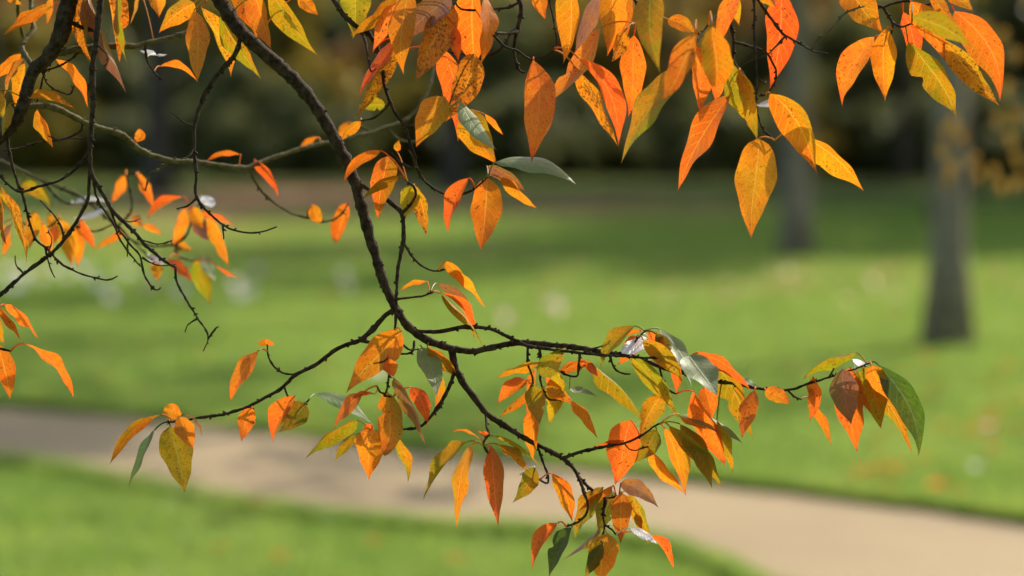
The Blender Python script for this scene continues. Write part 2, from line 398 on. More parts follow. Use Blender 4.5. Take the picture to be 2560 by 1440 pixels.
# main bough
build_branch('thick dark bough curving down the middle and forking into many leafy twigs', [
 ('515,-60 535,-25 560,15 600,75 660,132 745,210 800,282 848,370 885,452 905,520 933,620 955,690 985,762 1020,815 1060,846 1110,865 1150,875 1190,880', (40, 17), 0.0),
 ('1185,882 1215,872 1250,863 1300,857 1380,862 1450,870 1520,882 1570,890 1620,905 1680,926 1720,935 1790,952 1860,963 1900,972 1970,975 2030,956 2080,942 2130,925 2175,908', (16, 4), -0.03),
 ('1040,825 1090,829 1130,823 1170,817 1225,822 1262,838 1295,853 1330,868 1400,876 1480,886 1560,891 1600,894 1650,895 1690,902 1712,908', (11, 5), -0.05),
 ('985,775 960,792 935,820 900,850 860,865 830,880 790,912 740,937 710,965 680,985 630,1012 580,1030 530,1041 490,1046 455,1052 415,1055', (13, 5), -0.02),
 ('740,937 705,931 682,912 669,886 668,864', (6, 4)),
 ('710,965 722,995 740,1006 763,1009 772,1000', (6, 4)),
 ('628,1012 632,1035 635,1056', (6, 4)),
 ('900,852 925,856 950,859 985,880 1010,885 1032,878 1034,852', (8, 5)),
 ('880,458 905,462 930,478 947,484 978,508 1003,535 1010,590 1003,630 996,670 991,720 990,800 985,860 975,920 966,975 960,990', (12, 5), -0.06),
 ('1003,535 1025,512 1040,485 1034,465 1018,455', (8, 5)),
 ('1008,605 1030,640 1060,668 1090,677 1112,672', (7, 4)),
 ('994,748 1030,743 1060,738 1082,730', (7, 4)),
 ('990,845 1010,865 1025,875 1045,873', (6, 4)),
 ('985,885 970,894 955,905 935,908', (5, 3)),
 ('962,985 948,978 943,965', (5, 4)), ('962,988 978,992 985,990', (5, 4)),
 ('1130,868 1137,915 1155,950 1190,1002 1220,1037 1270,1070 1330,1105 1400,1141 1430,1165', (19, 10), 0.0),
 ('1428,1163 1455,1200 1480,1226 1515,1244 1548,1238', (8, 5), 0.03),
 ('1428,1163 1445,1190 1460,1230 1470,1262 1463,1288 1440,1308 1415,1316', (9, 5), -0.04),
 ('1137,925 1125,960 1100,1010 1065,1055 1040,1070 990,1075 930,1083', (10, 5), -0.03),
 ('1214,1035 1217,1070 1222,1085 1208,1108 1220,1132', (7, 5)),
 ('1345,1115 1355,1150 1367,1180 1370,1207 1350,1200 1338,1188', (7, 5)),
 ('1410,1143 1450,1130 1520,1115 1560,1108 1600,1090 1630,1070 1655,1056', (9, 5)),
 ('1562,1108 1572,1122 1590,1125 1620,1116', (4, 3)),
 ('1512,1245 1508,1290 1512,1318 1505,1345 1498,1362', (7, 5), -0.02), ('1510,1310 1530,1325 1540,1338', (6, 4)),
 ('1318,870 1320,910 1330,940 1333,968', (7, 5)), ('1350,874 1352,905 1350,950 1362,985 1375,1000 1405,998', (7, 4)),
 ('1448,884 1446,920 1441,941 1410,935 1403,925', (7, 5)), ('1523,893 1535,920 1555,933 1576,935', (6, 4)),
 ('1560,887 1580,865 1598,843 1612,828', (7, 4)), ('1480,872 1500,866 1520,856 1530,845', (5, 3)), ('1650,915 1655,945 1672,975 1690,985', (6, 4)),
 ('1968,975 1985,990 2002,998', (6, 5)), ('2072,944 2080,930 2084,922', (5, 4)),
 ('602,80 598,110 585,140 555,175 520,222 492,290 485,350 490,440 493,495 530,540 570,570 620,582 660,578 692,567', (13, 4), -0.04),
 ('484,318 455,302 428,280', (5, 3)), ('486,370 472,390 452,397', (5, 3)), ('492,495 468,514 440,522', (6, 3)), ('556,563 558,598', (5, 3)),
], """
425,1066 460,1228 92 D b=-.02 s=0 r=.2
448,1042 482,1122 54 O
421,1046 438,1010 46 O s=2
402,1036 270,1162 26 A b=.10 a=428,1052
386,1076 312,1222 30 G a=418,1056
462,1034 500,1092 13 P b=-.12 a=450,1050
645,878 576,1004 46 O b=.06
668,862 668,846 42 O s=2 t=1.2
630,1020 603,1102 46 O
738,990 680,1110 54 R b=.10
764,1010 697,1080 62 D z=-.02
788,986 935,1056 34 S a=772,1000 b=-.08
1003,828 868,980 84 Y b=.02
972,897 984,942 40 R s=0
1055,868 1093,982 58 S b=-.06
1068,868 1142,945 38 A b=-.06
1092,925 1086,1038 28 O
985,944 1062,1118 36 P b=-.05
1028,968 1065,1064 44 R b=-.12
968,980 962,1140 66 Y s=2
905,985 833,1075 36 R b=.08 a=945,968
893,1050 766,1146 40 L b=.08 a=930,1080
928,1074 920,1200 86 O s=0 r=.15
890,1088 835,1152 27 L a=930,1082
980,1086 1018,1204 34 L b=-.12 a=940,1082
930,1062 905,1090 30 R
990,972 1030,1012 18 A
938,985 880,1000 14 R b=.2
972,390 945,546 66 O s=0
952,376 858,460 26 R b=.12 a=978,390
998,440 908,498 24 L b=.06 a=1018,455
1030,465 1012,542 56 K s=0
1036,462 1064,590 44 B b=-.06
992,378 998,350 20 Y
1114,653 1158,722 34 Y b=-.1 a=1100,675
1132,670 1212,770 22 O b=-.06 a=1110,672
1068,703 998,730 14 O b=.1 a=1078,732
1092,708 1177,766 27 P b=-.08 a=1078,732
1100,732 1182,845 26 R b=-.14 a=1084,732
1103,735 1205,868 17 L b=-.08 a=1084,732
1200,1098 1128,1085 11 R b=.2 a=1212,1108
1222,1085 1195,1078 14 R
1165,1106 1058,1252 30 L b=.05 a=1210,1112
1180,1110 1143,1314 42 Y b=.06 a=1210,1112
1228,1114 1246,1312 54 R s=1 r=.1 t=.1
1246,1112 1318,1182 34 A b=-.06 a=1218,1112
1235,1090 1372,1182 13 L b=-.06 a=1218,1100
1338,1170 1282,1256 48 L
1336,1165 1297,1186 13 W
1380,1182 1430,1304 44 O b=-.08 a=1350,1202
1334,1018 1334,1156 42 O
1333,964 1348,1060 54 L s=0 r=.1
1315,950 1246,1012 42 R b=.10 a=1332,966
1325,970 1248,1046 26 A
1350,905 1240,948 26 Y b=.04
1350,938 1412,870 56 L s=0
1340,920 1316,1042 28 A
1396,930 1373,1064 54 K s=1
1365,940 1438,1022 22 R b=-.08
1362,968 1432,1008 28 A
1425,1000 1493,1096 29 A b=-.06
1424,972 1490,990 17 S
1400,932 1478,905 28 A s=2
1468,908 1494,942 24 R
1480,910 1602,1052 40 L b=-.08 a=1450,930
1586,815 1504,918 40 L b=.10 a=1610,828
1600,828 1560,838 14 R
1592,842 1545,912 42 R
1622,846 1552,882 36 W s=2
1620,828 1674,918 36 R b=-.04 a=1612,828
1640,835 1692,905 38 D
1650,823 1716,958 42 S b=-.10 a=1612,828
1608,850 1704,950 50 L
1576,892 1694,1042 46 L b=-.04
1692,900 1692,982 28 R
1722,888 1781,982 80 S s=0
1758,882 1882,1094 66 L b=-.08
1745,880 1872,975 34 R b=-.10
1886,975 1850,1092 46 R b=.03
1733,978 1818,1166 54 R b=-.03 a=1690,985
1762,965 1780,1050 52 R
1792,1050 1836,1182 24 L
1700,1036 1850,1106 30 S b=-.08
1696,1036 1772,1074 14 Y
1850,946 1897,970 22 S
1656,985 1602,1088 60 Y s=0 b=.04
1576,1050 1540,1214 90 R s=0 r=.15
1556,1102 1484,1116 20 R
1642,1075 1586,1156 58 L s=0
1662,1072 1713,1236 50 O b=-.04 a=1650,1060
1672,1064 1806,1222 46 L b=-.08 a=1650,1060
1700,1060 1777,1216 52 L b=-.08 a=1652,1058
1622,1120 1713,1234 34 O b=.02 a=1600,1122
1552,1206 1642,1266 46 P b=-.12 a=1545,1236
1556,1233 1552,1360 58 A s=0
1575,1228 1618,1362 38 L b=-.06 a=1545,1236
1530,1226 1498,1332 60 D s=0
1508,1218 1440,1350 46 L b=.08
1532,1214 1450,1278 28 R
1394,1308 1332,1427 36 R b=.10 a=1418,1315
1430,1318 1374,1444 40 G b=.03
1498,1320 1410,1404 16 P
1518,1334 1500,1460 82 Y s=0
1506,1360 1464,1448 38 D z=-.02
1577,1320 1642,1356 22 W
1590,1285 1606,1325 22 A
1625,1338 1684,1422 22 R a=1545,1338
2140,882 2018,948 34 L b=.12 a=2165,908
2130,898 2180,900 17 W b=.2
2106,922 2137,1062 74 P s=0 r=.15 z=-.02
2125,920 2153,1130 72 R s=0
2162,918 2212,1072 74 L s=0
2178,914 2240,1012 48 O
2196,912 2306,1142 72 G b=-.10 s=1 r=.3 a=2175,908
2165,940 2286,1132 28 A b=-.06
2032,942 2026,1052 36 R b=-.1
2018,970 2052,1002 14 O
2024,998 2079,1112 20 A b=-.08 a=2002,998
1913,975 1970,1006 38 O s=2 b=-.05
2160,985 2186,1036 14 R
485,26 500,206 62 Y s=1 r=.1
503,18 567,182 54 B b=-.06
486,8 393,76 60 Y
385,-30 396,42 48 O
552,38 648,192 58 L b=.03
600,-40 640,92 70 A
636,-30 680,126 62 O
676,-24 786,128 60 L b=.03
748,-14 794,34 40 O
""", FOCUS, seed=3)

# twig hanging from the top edge, centre left
build_branch('slender branch dropping from the top left of centre and curving up among orange leaves', [
 ('800,-50 825,-14 850,25 885,62 915,80 940,110 955,160 963,220 985,275 1010,315 1022,345 1035,390 1045,425 1065,455 1100,480 1135,487 1170,481 1200,462 1225,436', (13, 4), -0.02),
 ('915,76 935,55 960,25 1000,4 1030,-20', (8, 6)), ('895,65 912,100 920,150 928,178 941,174', (7, 4)),
 ('970,262 950,285 930,297 903,301', (6, 4)), ('1012,314 1050,312 1080,303 1116,284', (7, 4)),
 ('1042,418 1020,418 1000,405 975,380', (6, 4)), ('1065,457 1085,472 1106,479', (5, 3)), ('1036,420 1033,395 1018,372', (5,3)),
], """
888,-44 882,94 84 K s=0
1003,-14 876,86 36 A b=-.06
990,8 930,128 46 R
985,98 898,248 38 R b=.08
996,112 884,294 34 B b=.03
1022,-24 1009,180 74 Y s=1
1130,-6 1006,98 74 P s=0 z=-.03 t=-.4
1136,18 1042,204 82 B s=0
1188,-44 1184,150 76 O s=2
1212,-10 1202,158 44 O
1140,68 1146,152 34 R
1108,122 1143,347 68 R s=0 z=.03
1186,134 1114,297 78 B s=0 z=-.02
1112,242 1042,364 80 Y s=0 b=.05
963,262 895,264 36 K s=0
902,303 853,352 28 Y b=.06
1160,274 1241,404 84 Y s=0 b=.05
1152,254 1241,380 44 S z=-.02
1212,285 1258,336 15 O
1237,406 1434,462 46 S b=-.12 a=1222,440
1217,415 1312,482 34 P b=-.10 a=1222,440
1250,445 1341,522 30 O b=-.04 a=1222,440
1172,445 1120,582 44 R b=.10 a=1190,468
1217,443 1203,622 84 O s=0 r=.1
""", FOCUS - 0.01, seed=5)

# top centre spur
build_branch('knobbly branch stub at the top edge in the middle, with short forked spurs', [
 ('1285,-50 1290,-15 1303,22 1294,70 1286,110 1288,150 1300,178 1312,181', (14, 6), 0.0),
 ('1298,4 1270,19 1200,25 1152,22 1140,8', (7, 5)), ('1290,75 1268,84 1240,83', (11, 6)), ('1276,85 1262,110 1240,132 1200,141 1160,135 1112,128 1122,114', (7, 4)),
 ('1225,95 1260,113 1290,125 1315,142 1334,152', (6, 5)), ('1365,-40 1385,60 1388,120 1334,152', (4, 4), .0, BARK, 2.98),
 ('1560,-40 1590,10 1592,60', (8, 5), .0, BARK, 3.0),
], """
1333,150 1328,402 86 R s=1 r=.1 t=.1
1345,-44 1364,44 44 O
1428,-40 1408,152 64 Y z=-.06 s=1
1500,70 1352,262 58 O b=-.05
1446,146 1545,357 50 R b=-.14
1432,160 1544,358 36 B b=-.04 z=.02
1498,-30 1442,122 40 P z=-.12
1532,-30 1518,136 78 O s=0
1582,-40 1568,98 56 A
1562,78 1530,152 42 B
1585,88 1575,282 68 R s=1 r=.1
1634,-40 1646,184 76 L z=-.15 s=1 r=.2
1670,48 1742,96 42 A b=-.1
""", FOCUS + 0.0, seed=9, leafz=0.04)

# right hand twigs from the top
build_branch('thin dark twigs hanging from the top right of centre, one broad golden leaf lowest', [
 ('1800,-60 1815,-20 1825,40 1833,110 1834,152 1860,190 1885,250 1895,290 1910,325 1937,351', (10, 4), 0.0),
 ('1818,8 1780,50 1750,90 1718,130', (6, 4), -.08), ('1828,62 1800,85 1770,93 1735,82', (5, 3), -.06), ('1834,105 1870,115 1910,128 1930,155 1942,185 1935,210 1915,236 1896,240', (7, 4)),
 ('1881,-60 1884,0 1886,60 1888,130 1892,200 1890,258', (8, 5), -.05, BARK, 2.93), ('1892,190 1905,205 1915,208', (4, 3)),
 ('1885,-20 1915,30 1945,70 1965,90 2010,115 2035,128 2068,133', (9, 3), 0.02), ('1962,90 1920,135 1880,150 1853,163', (5, 3), -.03), ('2030,122 2050,95 2090,60 2113,33 2160,15', (6, 4), .02, BARK_G),
], """
1738,86 1652,255 66 A z=-.15 s=1
1702,170 1560,400 72 L b=.05
1735,112 1752,274 62 R s=0
1780,66 1794,212 80 Y s=2 z=-.15
1790,150 1790,252 42 R
1852,-24 1795,112 48 R
1840,-14 1850,62 30 A
1818,158 1885,352 66 L b=-.04
1848,178 1890,262 34 O
1826,236 1704,470 62 O b=.05
1952,-30 1932,210 80 R s=1
1897,345 1875,592 110 Y s=0 r=.12 t=.15 b=.0 a=1937,351
1925,234 2041,432 74 Y b=-.10 a=1915,236
1975,330 2162,472 52 Y b=-.09 a=1937,351
1892,264 1992,288 24 W b=-.12
1900,-20 1940,22 34 O
""", FOCUS - 0.02, seed=11)

# top right cluster
build_branch('short twig at the top right corner carrying a loose fan of red and orange leaves', [
 ('2395,-40 2350,2 2300,12 2270,2 2235,8 2208,18', (7, 5), 0.0),
 ('2208,18 2224,45 2233,65 2226,92', (8, 4)), ('2230,55 2255,67 2280,60', (7, 4)), ('2208,18 2160,15 2113,33', (5, 4), 0.02),
], """
2108,-48 2212,76 92 Y s=0
2186,92 2117,257 64 R b=.10 a=2215,92
2216,70 2222,245 68 O s=1 r=.1 b=.02
2258,30 2290,168 44 R b=-.08
2276,4 2365,148 62 O
2280,42 2412,122 52 L z=-.18 b=-.06
2270,104 2397,284 72 L b=-.05 s=1
2386,28 2497,248 80 R b=-.14
2362,100 2500,258 48 B b=.02
2368,-22 2427,30 42 A
2326,-20 2384,54 34 A
""", FOCUS + 0.0, seed=13, leafz=.04)

# left dark limb with the long pale bough behind
build_branch('thickest dark limb at upper left with a long pale blurred bough reaching right', [
 ('195,-60 180,-20 165,30 150,90 115,150 82,180 62,250 35,310 0,345 -40,372', (48, 24), 0.0),
 ('68,266 130,268 180,290 230,315 300,335 350,375 400,395 440,403 500,405 560,415 610,420 640,410 700,388 780,365 850,350 930,330 1000,305 1030,285 1060,245 1078,200 1086,150', (18, 7), 0.42, BARK_G),
 ('125,138 180,125 240,118 290,115 340,115 400,100 470,80 500,60', (19, 11), 0.1, BARK_G),
 ('165,45 200,68 240,76', (13, 9)), ('195,-30 200,30 195,115', (7, 5), .03), ('365,118 368,150 385,180 404,198', (6, 4)),
 ('208,128 150,165 105,177', (6, 5)), ('104,178 120,210 150,230 175,236 186,214', (5, 4)), ('112,180 100,230 90,262', (5, 4)),
 ('78,165 55,125 62,100 82,78 80,40 74,-20', (14, 12), .1, BARK_G), ('48,-20 45,40 60,95', (9, 8), .12, BARK_G, 3.08),
 ('617,420 650,475 690,510 730,535 770,545 810,555 850,538 871,508', (7, 4), .05, BARK_G), ('425,402 400,425 375,435 364,478', (7, 4), .0, BARK_G),
 ('770,545 768,530', (4, 3)), ('930,330 905,318 890,325', (6,4), .0, BARK_G), ('965,318 1000,350 1040,355', (6,4), .02, BARK_G), ('205,308 200,330 150,350 100,356 50,370 8,375', (6, 4), -.03),
 ('20,335 25,390 45,460 55,482 75,560 90,600 120,625 160,665 220,690 268,700 293,690', (8, 4), -.02), ('113,620 125,668 137,693', (5, 3)),
], """
52,134 -16,192 28 O
60,148 2,240 30 A
62,158 30,262 42 Y
140,148 211,266 34 O b=-.14
174,56 150,122 36 O
132,10 0,80 24 A b=.05
130,-20 115,62 24 O
92,274 129,367 38 O b=-.05
75,246 190,272 20 A b=-.05
24,258 6,342 32 L
-4,225 10,300 40 L
345,354 350,322 28 O s=2
400,166 492,204 18 O b=-.14
391,138 348,127 16 W
391,138 417,135 8 W
602,386 514,404 13 R b=.14
636,398 692,492 30 R b=-.12
797,342 748,378 14 O b=.2
782,512 800,556 34 O s=2
868,508 838,606 42 O s=2
868,306 848,356 26 O
260,-50 286,152 60 B s=1
208,-30 226,158 56 B
216,-34 301,220 50 P b=.0 z=-.03
300,-30 309,146 32 L
350,-20 318,60 18 A
5,-20 60,15 24 A
""", FOCUS + 0.02, seed=17)

# vertical left branch in front
build_branch('long bare dark branch hanging straight down at the left and fanning into leafless twigs', [
 ('262,-60 255,-20 249,20 240,110 230,180 233,250 228,330 224,400 232,440 260,490 285,530 330,575 370,620 405,648 440,670', (18, 7), 0.0),
 ('438,668 440,700 460,740 495,795 520,840 508,878', (7, 3)), ('520,845 540,820 546,818', (5, 3)),
 ('226,410 222,490 205,530 160,600 120,640 60,685 0,738 -30,765', (9, 9), .02), ('218,378 190,420 150,450 100,465 45,478 0,440 -20,425', (7, 6)),
 ('235,445 270,510 290,560 320,605 350,640 362,690 388,725 402,720', (8, 4)), ('320,605 318,642', (4, 3)), ('362,640 380,658 410,665 440,660', (5, 3)), ('300,545 322,555 350,548', (5, 3)),
 ('232,440 245,500 285,560 300,600 330,640 352,665', (6,4)),
 ('222,350 190,345 150,352 120,340', (5, 3)), ('160,600 150,560 118,520 100,500', (5, 3)), ('120,640 128,600 120,575', (4, 3)), ('350,600 395,610 430,600', (4, 3)), ('240,110 270,140 262,170', (4, 3)), ('495,795 470,812 462,830', (4, 3)), ('60,685 40,660 38,640', (4, 3)),
], "", FOCUS - 0.06, seed=19)

# blurred cluster at the left behind
build_branch('blurred twig thick with orange leaves behind the bare hanging branch at left', [
 ('-60,395 0,403 50,425 100,450 150,470 200,490 225,510 260,540 300,570 330,600 380,615 430,612 455,622', (10, 6), 0.05, BARK_G),
 ('108,455 140,490 175,512 240,510 285,555', (6, 5)), ('430,612 455,600 474,572 478,540', (7, 5)), ('440,615 447,640 480,655', (6, 4)),
 ('60,560 100,570 130,562 147,545', (6, 4), .0, BARK_G, 3.34), ('190,565 230,578 262,570 282,562', (6, 4)), ('300,560 330,520 316,440', (5, 4)), ('316,441 340,440 360,478', (4, 4)), ('330,600 370,640 385,650', (5, 4)),
], """
315,440 275,506 32 O
346,432 381,518 32 O b=-.1
456,492 368,548 22 R b=.15
462,520 430,612 36 O
482,518 508,572 38 O
508,490 535,520 28 W s=2
480,545 538,604 42 P
516,545 577,668 40 Y b=-.12
490,540 586,566 18 R b=-.1
430,600 482,624 30 A
493,650 520,758 50 L s=0
506,640 548,702 30 S
541,664 597,694 10 R
420,650 476,704 30 R b=-.08
386,655 391,702 32 Y
372,640 410,664 26 W s=2
55,460 132,522 42 L b=-.14
150,550 176,664 52 Y s=0
190,560 188,666 42 O
205,550 232,622 28 R
308,572 234,626 18 O
140,565 118,622 32 R
88,530 74,622 42 Y
105,560 132,644 36 Y
180,514 272,508 15 W b=-.15
332,545 352,568 30 O
357,564 407,586 20 O
265,520 190,545 18 W
5,560 0,640 30 O
30,560 5,620 20 P
120,540 160,590 36 Y
""", FOCUS + 0.40, seed=23, leafz=.08)

# left edge leaves
build_branch('twig end poking in at the left edge with speckled leaves above the gravel path', [
 ('-70,880 -30,868 0,872 27,877', (7, 6), .0), ('-70,600 -30,500 -6,462', (6, 5), .0, BARK, 2.97), ('-40,868 -25,800 0,765', (6, 5)),
], """
-6,462 12,612 44 B a=-6,462
4,468 50,658 46 B b=-.06 a=-6,462
12,762 99,847 34 R b=-.10 a=0,765
-4,765 47,852 28 A b=-.08 a=0,765
-12,792 6,862 34 Y
-8,858 16,997 62 A s=1
64,860 176,997 42 R b=-.12 a=27,877
""", FOCUS - 0.03, seed=29)

# ------------------------------------------------------------------ setting materials
def grass_ground():
    m, nt = newmat('lawn_turf'); b = NB(nt); tc = b.n('ShaderNodeTexCoord'); o = tc.outputs['Object']
    f = b.step(b.noise(o, 0.45, 4, 0.6), 0.35, 0.65); f2 = b.step(b.noise(o, 14, 4, 0.7), 0.3, 0.7)
    col = b.mix(f, (0.12, 0.185, 0.032), (0.165, 0.22, 0.045))
    col = b.mix(b.math('MULTIPLY', f2, 0.5), col, (0.085, 0.15, 0.018))
    # turf colour darkened far back, standing in for the shade of the trees
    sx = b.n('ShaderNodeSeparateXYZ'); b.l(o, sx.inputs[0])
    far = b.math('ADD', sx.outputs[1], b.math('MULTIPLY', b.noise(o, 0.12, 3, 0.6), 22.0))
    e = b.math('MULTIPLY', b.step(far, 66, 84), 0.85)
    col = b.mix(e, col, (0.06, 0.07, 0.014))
    bump = b.n('ShaderNodeBump'); bump.inputs['Strength'].default_value = 0.7; bump.inputs['Distance'].default_value = 0.04
    b.l(b.noise(o, 25, 5, 0.7), bump.inputs['Height'])
    p = b.n('ShaderNodeBsdfPrincipled'); b.l(col, p.inputs['Base Color']); p.inputs['Roughness'].default_value = 0.9; p.inputs['Specular IOR Level'].default_value = 0.03
    b.l(bump.outputs[0], p.inputs['Normal']); out = b.n('ShaderNodeOutputMaterial'); b.l(p.outputs[0], out.inputs[0]); return m
def gravel():
    m, nt = newmat('path_gravel'); b = NB(nt); tc = b.n('ShaderNodeTexCoord'); o = tc.outputs['Object']
    f = b.step(b.noise(o, 90, 4, 0.75), 0.3, 0.7); f2 = b.step(b.noise(o, 0.9, 5, 0.65), 0.35, 0.7)
    col = b.mix(f, (0.215, 0.148, 0.058), (0.35, 0.250, 0.110)); col = b.mix(b.math('MULTIPLY', f2, 0.5), col, (0.20, 0.13, 0.058))
    bump = b.n('ShaderNodeBump'); bump.inputs['Strength'].default_value = 0.6; bump.inputs['Distance'].default_value = 0.008
    b.l(b.noise(o, 120, 3, 0.7), bump.inputs['Height'])
    p = b.n('ShaderNodeBsdfPrincipled'); b.l(col, p.inputs['Base Color']); p.inputs['Roughness'].default_value = 0.85
    b.l(bump.outputs[0], p.inputs['Normal']); out = b.n('ShaderNodeOutputMaterial'); b.l(p.outputs[0], out.inputs[0]); return m
def foliage(name, c1, c2, trans=0.3, scale=0.5):
    m, nt = newmat(name); b = NB(nt); tc = b.n('ShaderNodeTexCoord')
    col = b.mix(b.step(b.noise(tc.outputs['Object'], scale, 3, 0.6), 0.35, 0.65), c1, c2)
    p = b.n('ShaderNodeBsdfPrincipled'); b.l(col, p.inputs['Base Color']); p.inputs['Roughness'].default_value = 0.5; p.inputs['Specular IOR Level'].default_value = 0.3
    t = b.n('ShaderNodeBsdfTranslucent'); b.l(col, t.inputs[0]); mx = b.n('ShaderNodeMixShader'); mx.inputs[0].default_value = trans
    b.l(p.outputs[0], mx.inputs[1]); b.l(t.outputs[0], mx.inputs[2]); out = b.n('ShaderNodeOutputMaterial'); b.l(mx.outputs[0], out.inputs[0]); return m

# ground sheet, reaches the horizon
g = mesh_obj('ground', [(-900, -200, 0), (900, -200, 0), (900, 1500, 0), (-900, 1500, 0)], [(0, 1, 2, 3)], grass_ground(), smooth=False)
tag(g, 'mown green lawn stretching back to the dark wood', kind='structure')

# gravel path
far_px = [(-900, 985), (-400, 1000), (0, 1022), (300, 1044), (700, 1086), (1100, 1135), (1600, 1190), (1900, 1226), (2250, 1268), (2560, 1312), (2900, 1360), (3400, 1440)]
near_px = [(-900, 1080), (-400, 1112), (0, 1158), (300, 1205), (700, 1282), (1000, 1320), (1300, 1335), (1550, 1362), (1750, 1415), (1950, 1500), (2300, 1640), (2700, 1820)]
def edge(pxs, sd_):
    pts = catmull([tuple(ground(x, y))[:2] for x, y in pxs], lambda a, b: 14)
    r = random.Random(sd_); out = []; jj = 0
    for p in pts:
        jj = 0.8 * jj + r.gauss(0, 0.012); out.append((p[0] + jj * 0.4, p[1] + jj))
    return out
E1, E2 = edge(far_px, 1), edge(near_px, 2)
n = min(len(E1), len(E2)); V = []; F = []
for i in range(n):
    for k in range(5):
        q = k / 4; V.append((E1[i][0] * (1 - q) + E2[i][0] * q, E1[i][1] * (1 - q) + E2[i][1] * q, 0.004 + 0.012 * math.sin(math.pi * q)))
for i in range(n - 1):
    for k in range(4): a = i * 5 + k; F.append((a, a + 1, a + 6, a + 5))
p_ = mesh_obj('path', V, F, gravel()); tag(p_, 'pale sandy gravel path crossing the lawn', kind='structure')

# grass blades on the lawn
EX1 = np.array(E1[:n]); EX2 = np.array(E2[:n])
def on_path(x, y, pad=0.0):
    yf = np.interp(x, EX1[:, 0], EX1[:, 1]); yn = np.interp(x, EX2[:, 0], EX2[:, 1])
    return (y < yf - pad) & (y > yn + pad)
rs = np.random.RandomState(4)
NB_ = 330000
u = rs.rand(NB_); Y = 6.5 * (46 / 6.5) ** (u ** 1.15)
X = (rs.rand(NB_) * 2 - 1) * (Y * 0.235 + 0.8)
keep = ~on_path(X, Y, 0.0) | (on_path(X, Y, 0) & ~on_path(X, Y, 0.05) & (rs.rand(NB_) < 0.5)); X, Y = X[keep], Y[keep]; N_ = len(X)
clump = 0.5 + 0.5 * np.sin(X * 3.1 + np.sin(Y * 2.3) * 2) * np.sin(Y * 2.7 + X)
H = (0.022 + 0.026 * rs.rand(N_)) * (0.8 + 0.4 * clump) * (1 + (Y - 7) * 0.03); Wd = (0.0022 + 0.0012 * rs.rand(N_)) * (1 + (Y - 7) * 0.16)
an = rs.rand(N_) * 2 * np.pi; lx, ly = rs.randn(N_) * 0.55, rs.randn(N_) * 0.55
ne = 26000; ii = rs.rand(ne) * (n - 2); i0 = ii.astype(int); fr = (ii - i0)[:, None]; sdp = rs.rand(ne) < 0.7
E_ = np.where(sdp[:, None], EX1[i0] * (1 - fr) + EX1[i0 + 1] * fr, EX2[i0] * (1 - fr) + EX2[i0 + 1] * fr); off = np.abs(rs.randn(ne)) * 0.05
X = np.concatenate([X, E_[:, 0]]); Y = np.concatenate([Y, E_[:, 1] + np.where(sdp, off - .015, -off + .015)]); N_ = len(X)
H = np.concatenate([H, 0.05 + 0.045 * rs.rand(ne)]); Wd = np.concatenate([Wd, 0.0035 + 0.003 * rs.rand(ne)])
an = rs.rand(N_) * 2 * np.pi; lx, ly = rs.randn(N_) * 0.5, rs.randn(N_) * 0.5
v = np.zeros((N_, 3, 3), np.float32)
v[:, 0] = np.stack([X - np.cos(an) * Wd, Y - np.sin(an) * Wd, np.zeros(N_)], 1)
v[:, 1] = np.stack([X + np.cos(an) * Wd, Y + np.sin(an) * Wd, np.zeros(N_)], 1)
v[:, 2] = np.stack([X + lx * H, Y + ly * H, H], 1)
def tri_mesh(name, v, mat):
    me = bpy.data.meshes.new(name); k = v.shape[1]; nf = len(v)
    me.vertices.add(nf * k); me.vertices.foreach_set('co', v.reshape(-1).astype(np.float32))
    me.loops.add(nf * k); me.loops.foreach_set('vertex_index', np.arange(nf * k, dtype=np.int32))
    me.polygons.add(nf); me.polygons.foreach_set('loop_start', np.arange(0, nf * k, k, dtype=np.int32)); me.polygons.foreach_set('loop_total', np.full(nf, k, np.int32))
    me.update(calc_edges=True); me.materials.append(mat); return me
gm_ = foliage('grass_blade', (0.225, 0.335, 0.05), (0.33, 0.42, 0.075), trans=0.5, scale=1.2)
go = bpy.data.objects.new('grass', tri_mesh('grass', v, gm_)); C.objects.link(go); tag(go, 'short sunlit grass of the lawn on both sides of the path', 'grass', kind='stuff')

# ------------------------------------------------------------------ trees and shrubs behind
def leaf_cloud(cx, r, nleaf, size, rs, lo=0.0, clumps=26, gap=0.0):
    """leaf quads gathered in clumps spread through an ellipsoid"""
    cc = rs.randn(clumps, 3); cc /= np.linalg.norm(cc, axis=1)[:, None]; cc *= (rs.rand(clumps, 1) ** 0.45)
    cr = 0.22 + 0.2 * rs.rand(clumps)
    k = rs.randint(0, clumps, nleaf)
    d = rs.randn(nleaf, 3); d /= np.linalg.norm(d, axis=1)[:, None]; d *= rs.rand(nleaf, 1) ** 0.4
    p = (cc[k] + d * cr[k][:, None]) * np.array(r) + np.array(cx)
    p = p[p[:, 2] > lo]; m = len(p)
    a = rs.randn(m, 3); a /= np.linalg.norm(a, axis=1)[:, None]; b = np.cross(a, rs.randn(m, 3)); b /= np.linalg.norm(b, axis=1)[:, None]
    s = size * (0.6 + 0.8 * rs.rand(m, 1))
    return np.stack([p - a * s, p - b * s * 0.5, p + a * s, p + b * s * 0.5], 1)
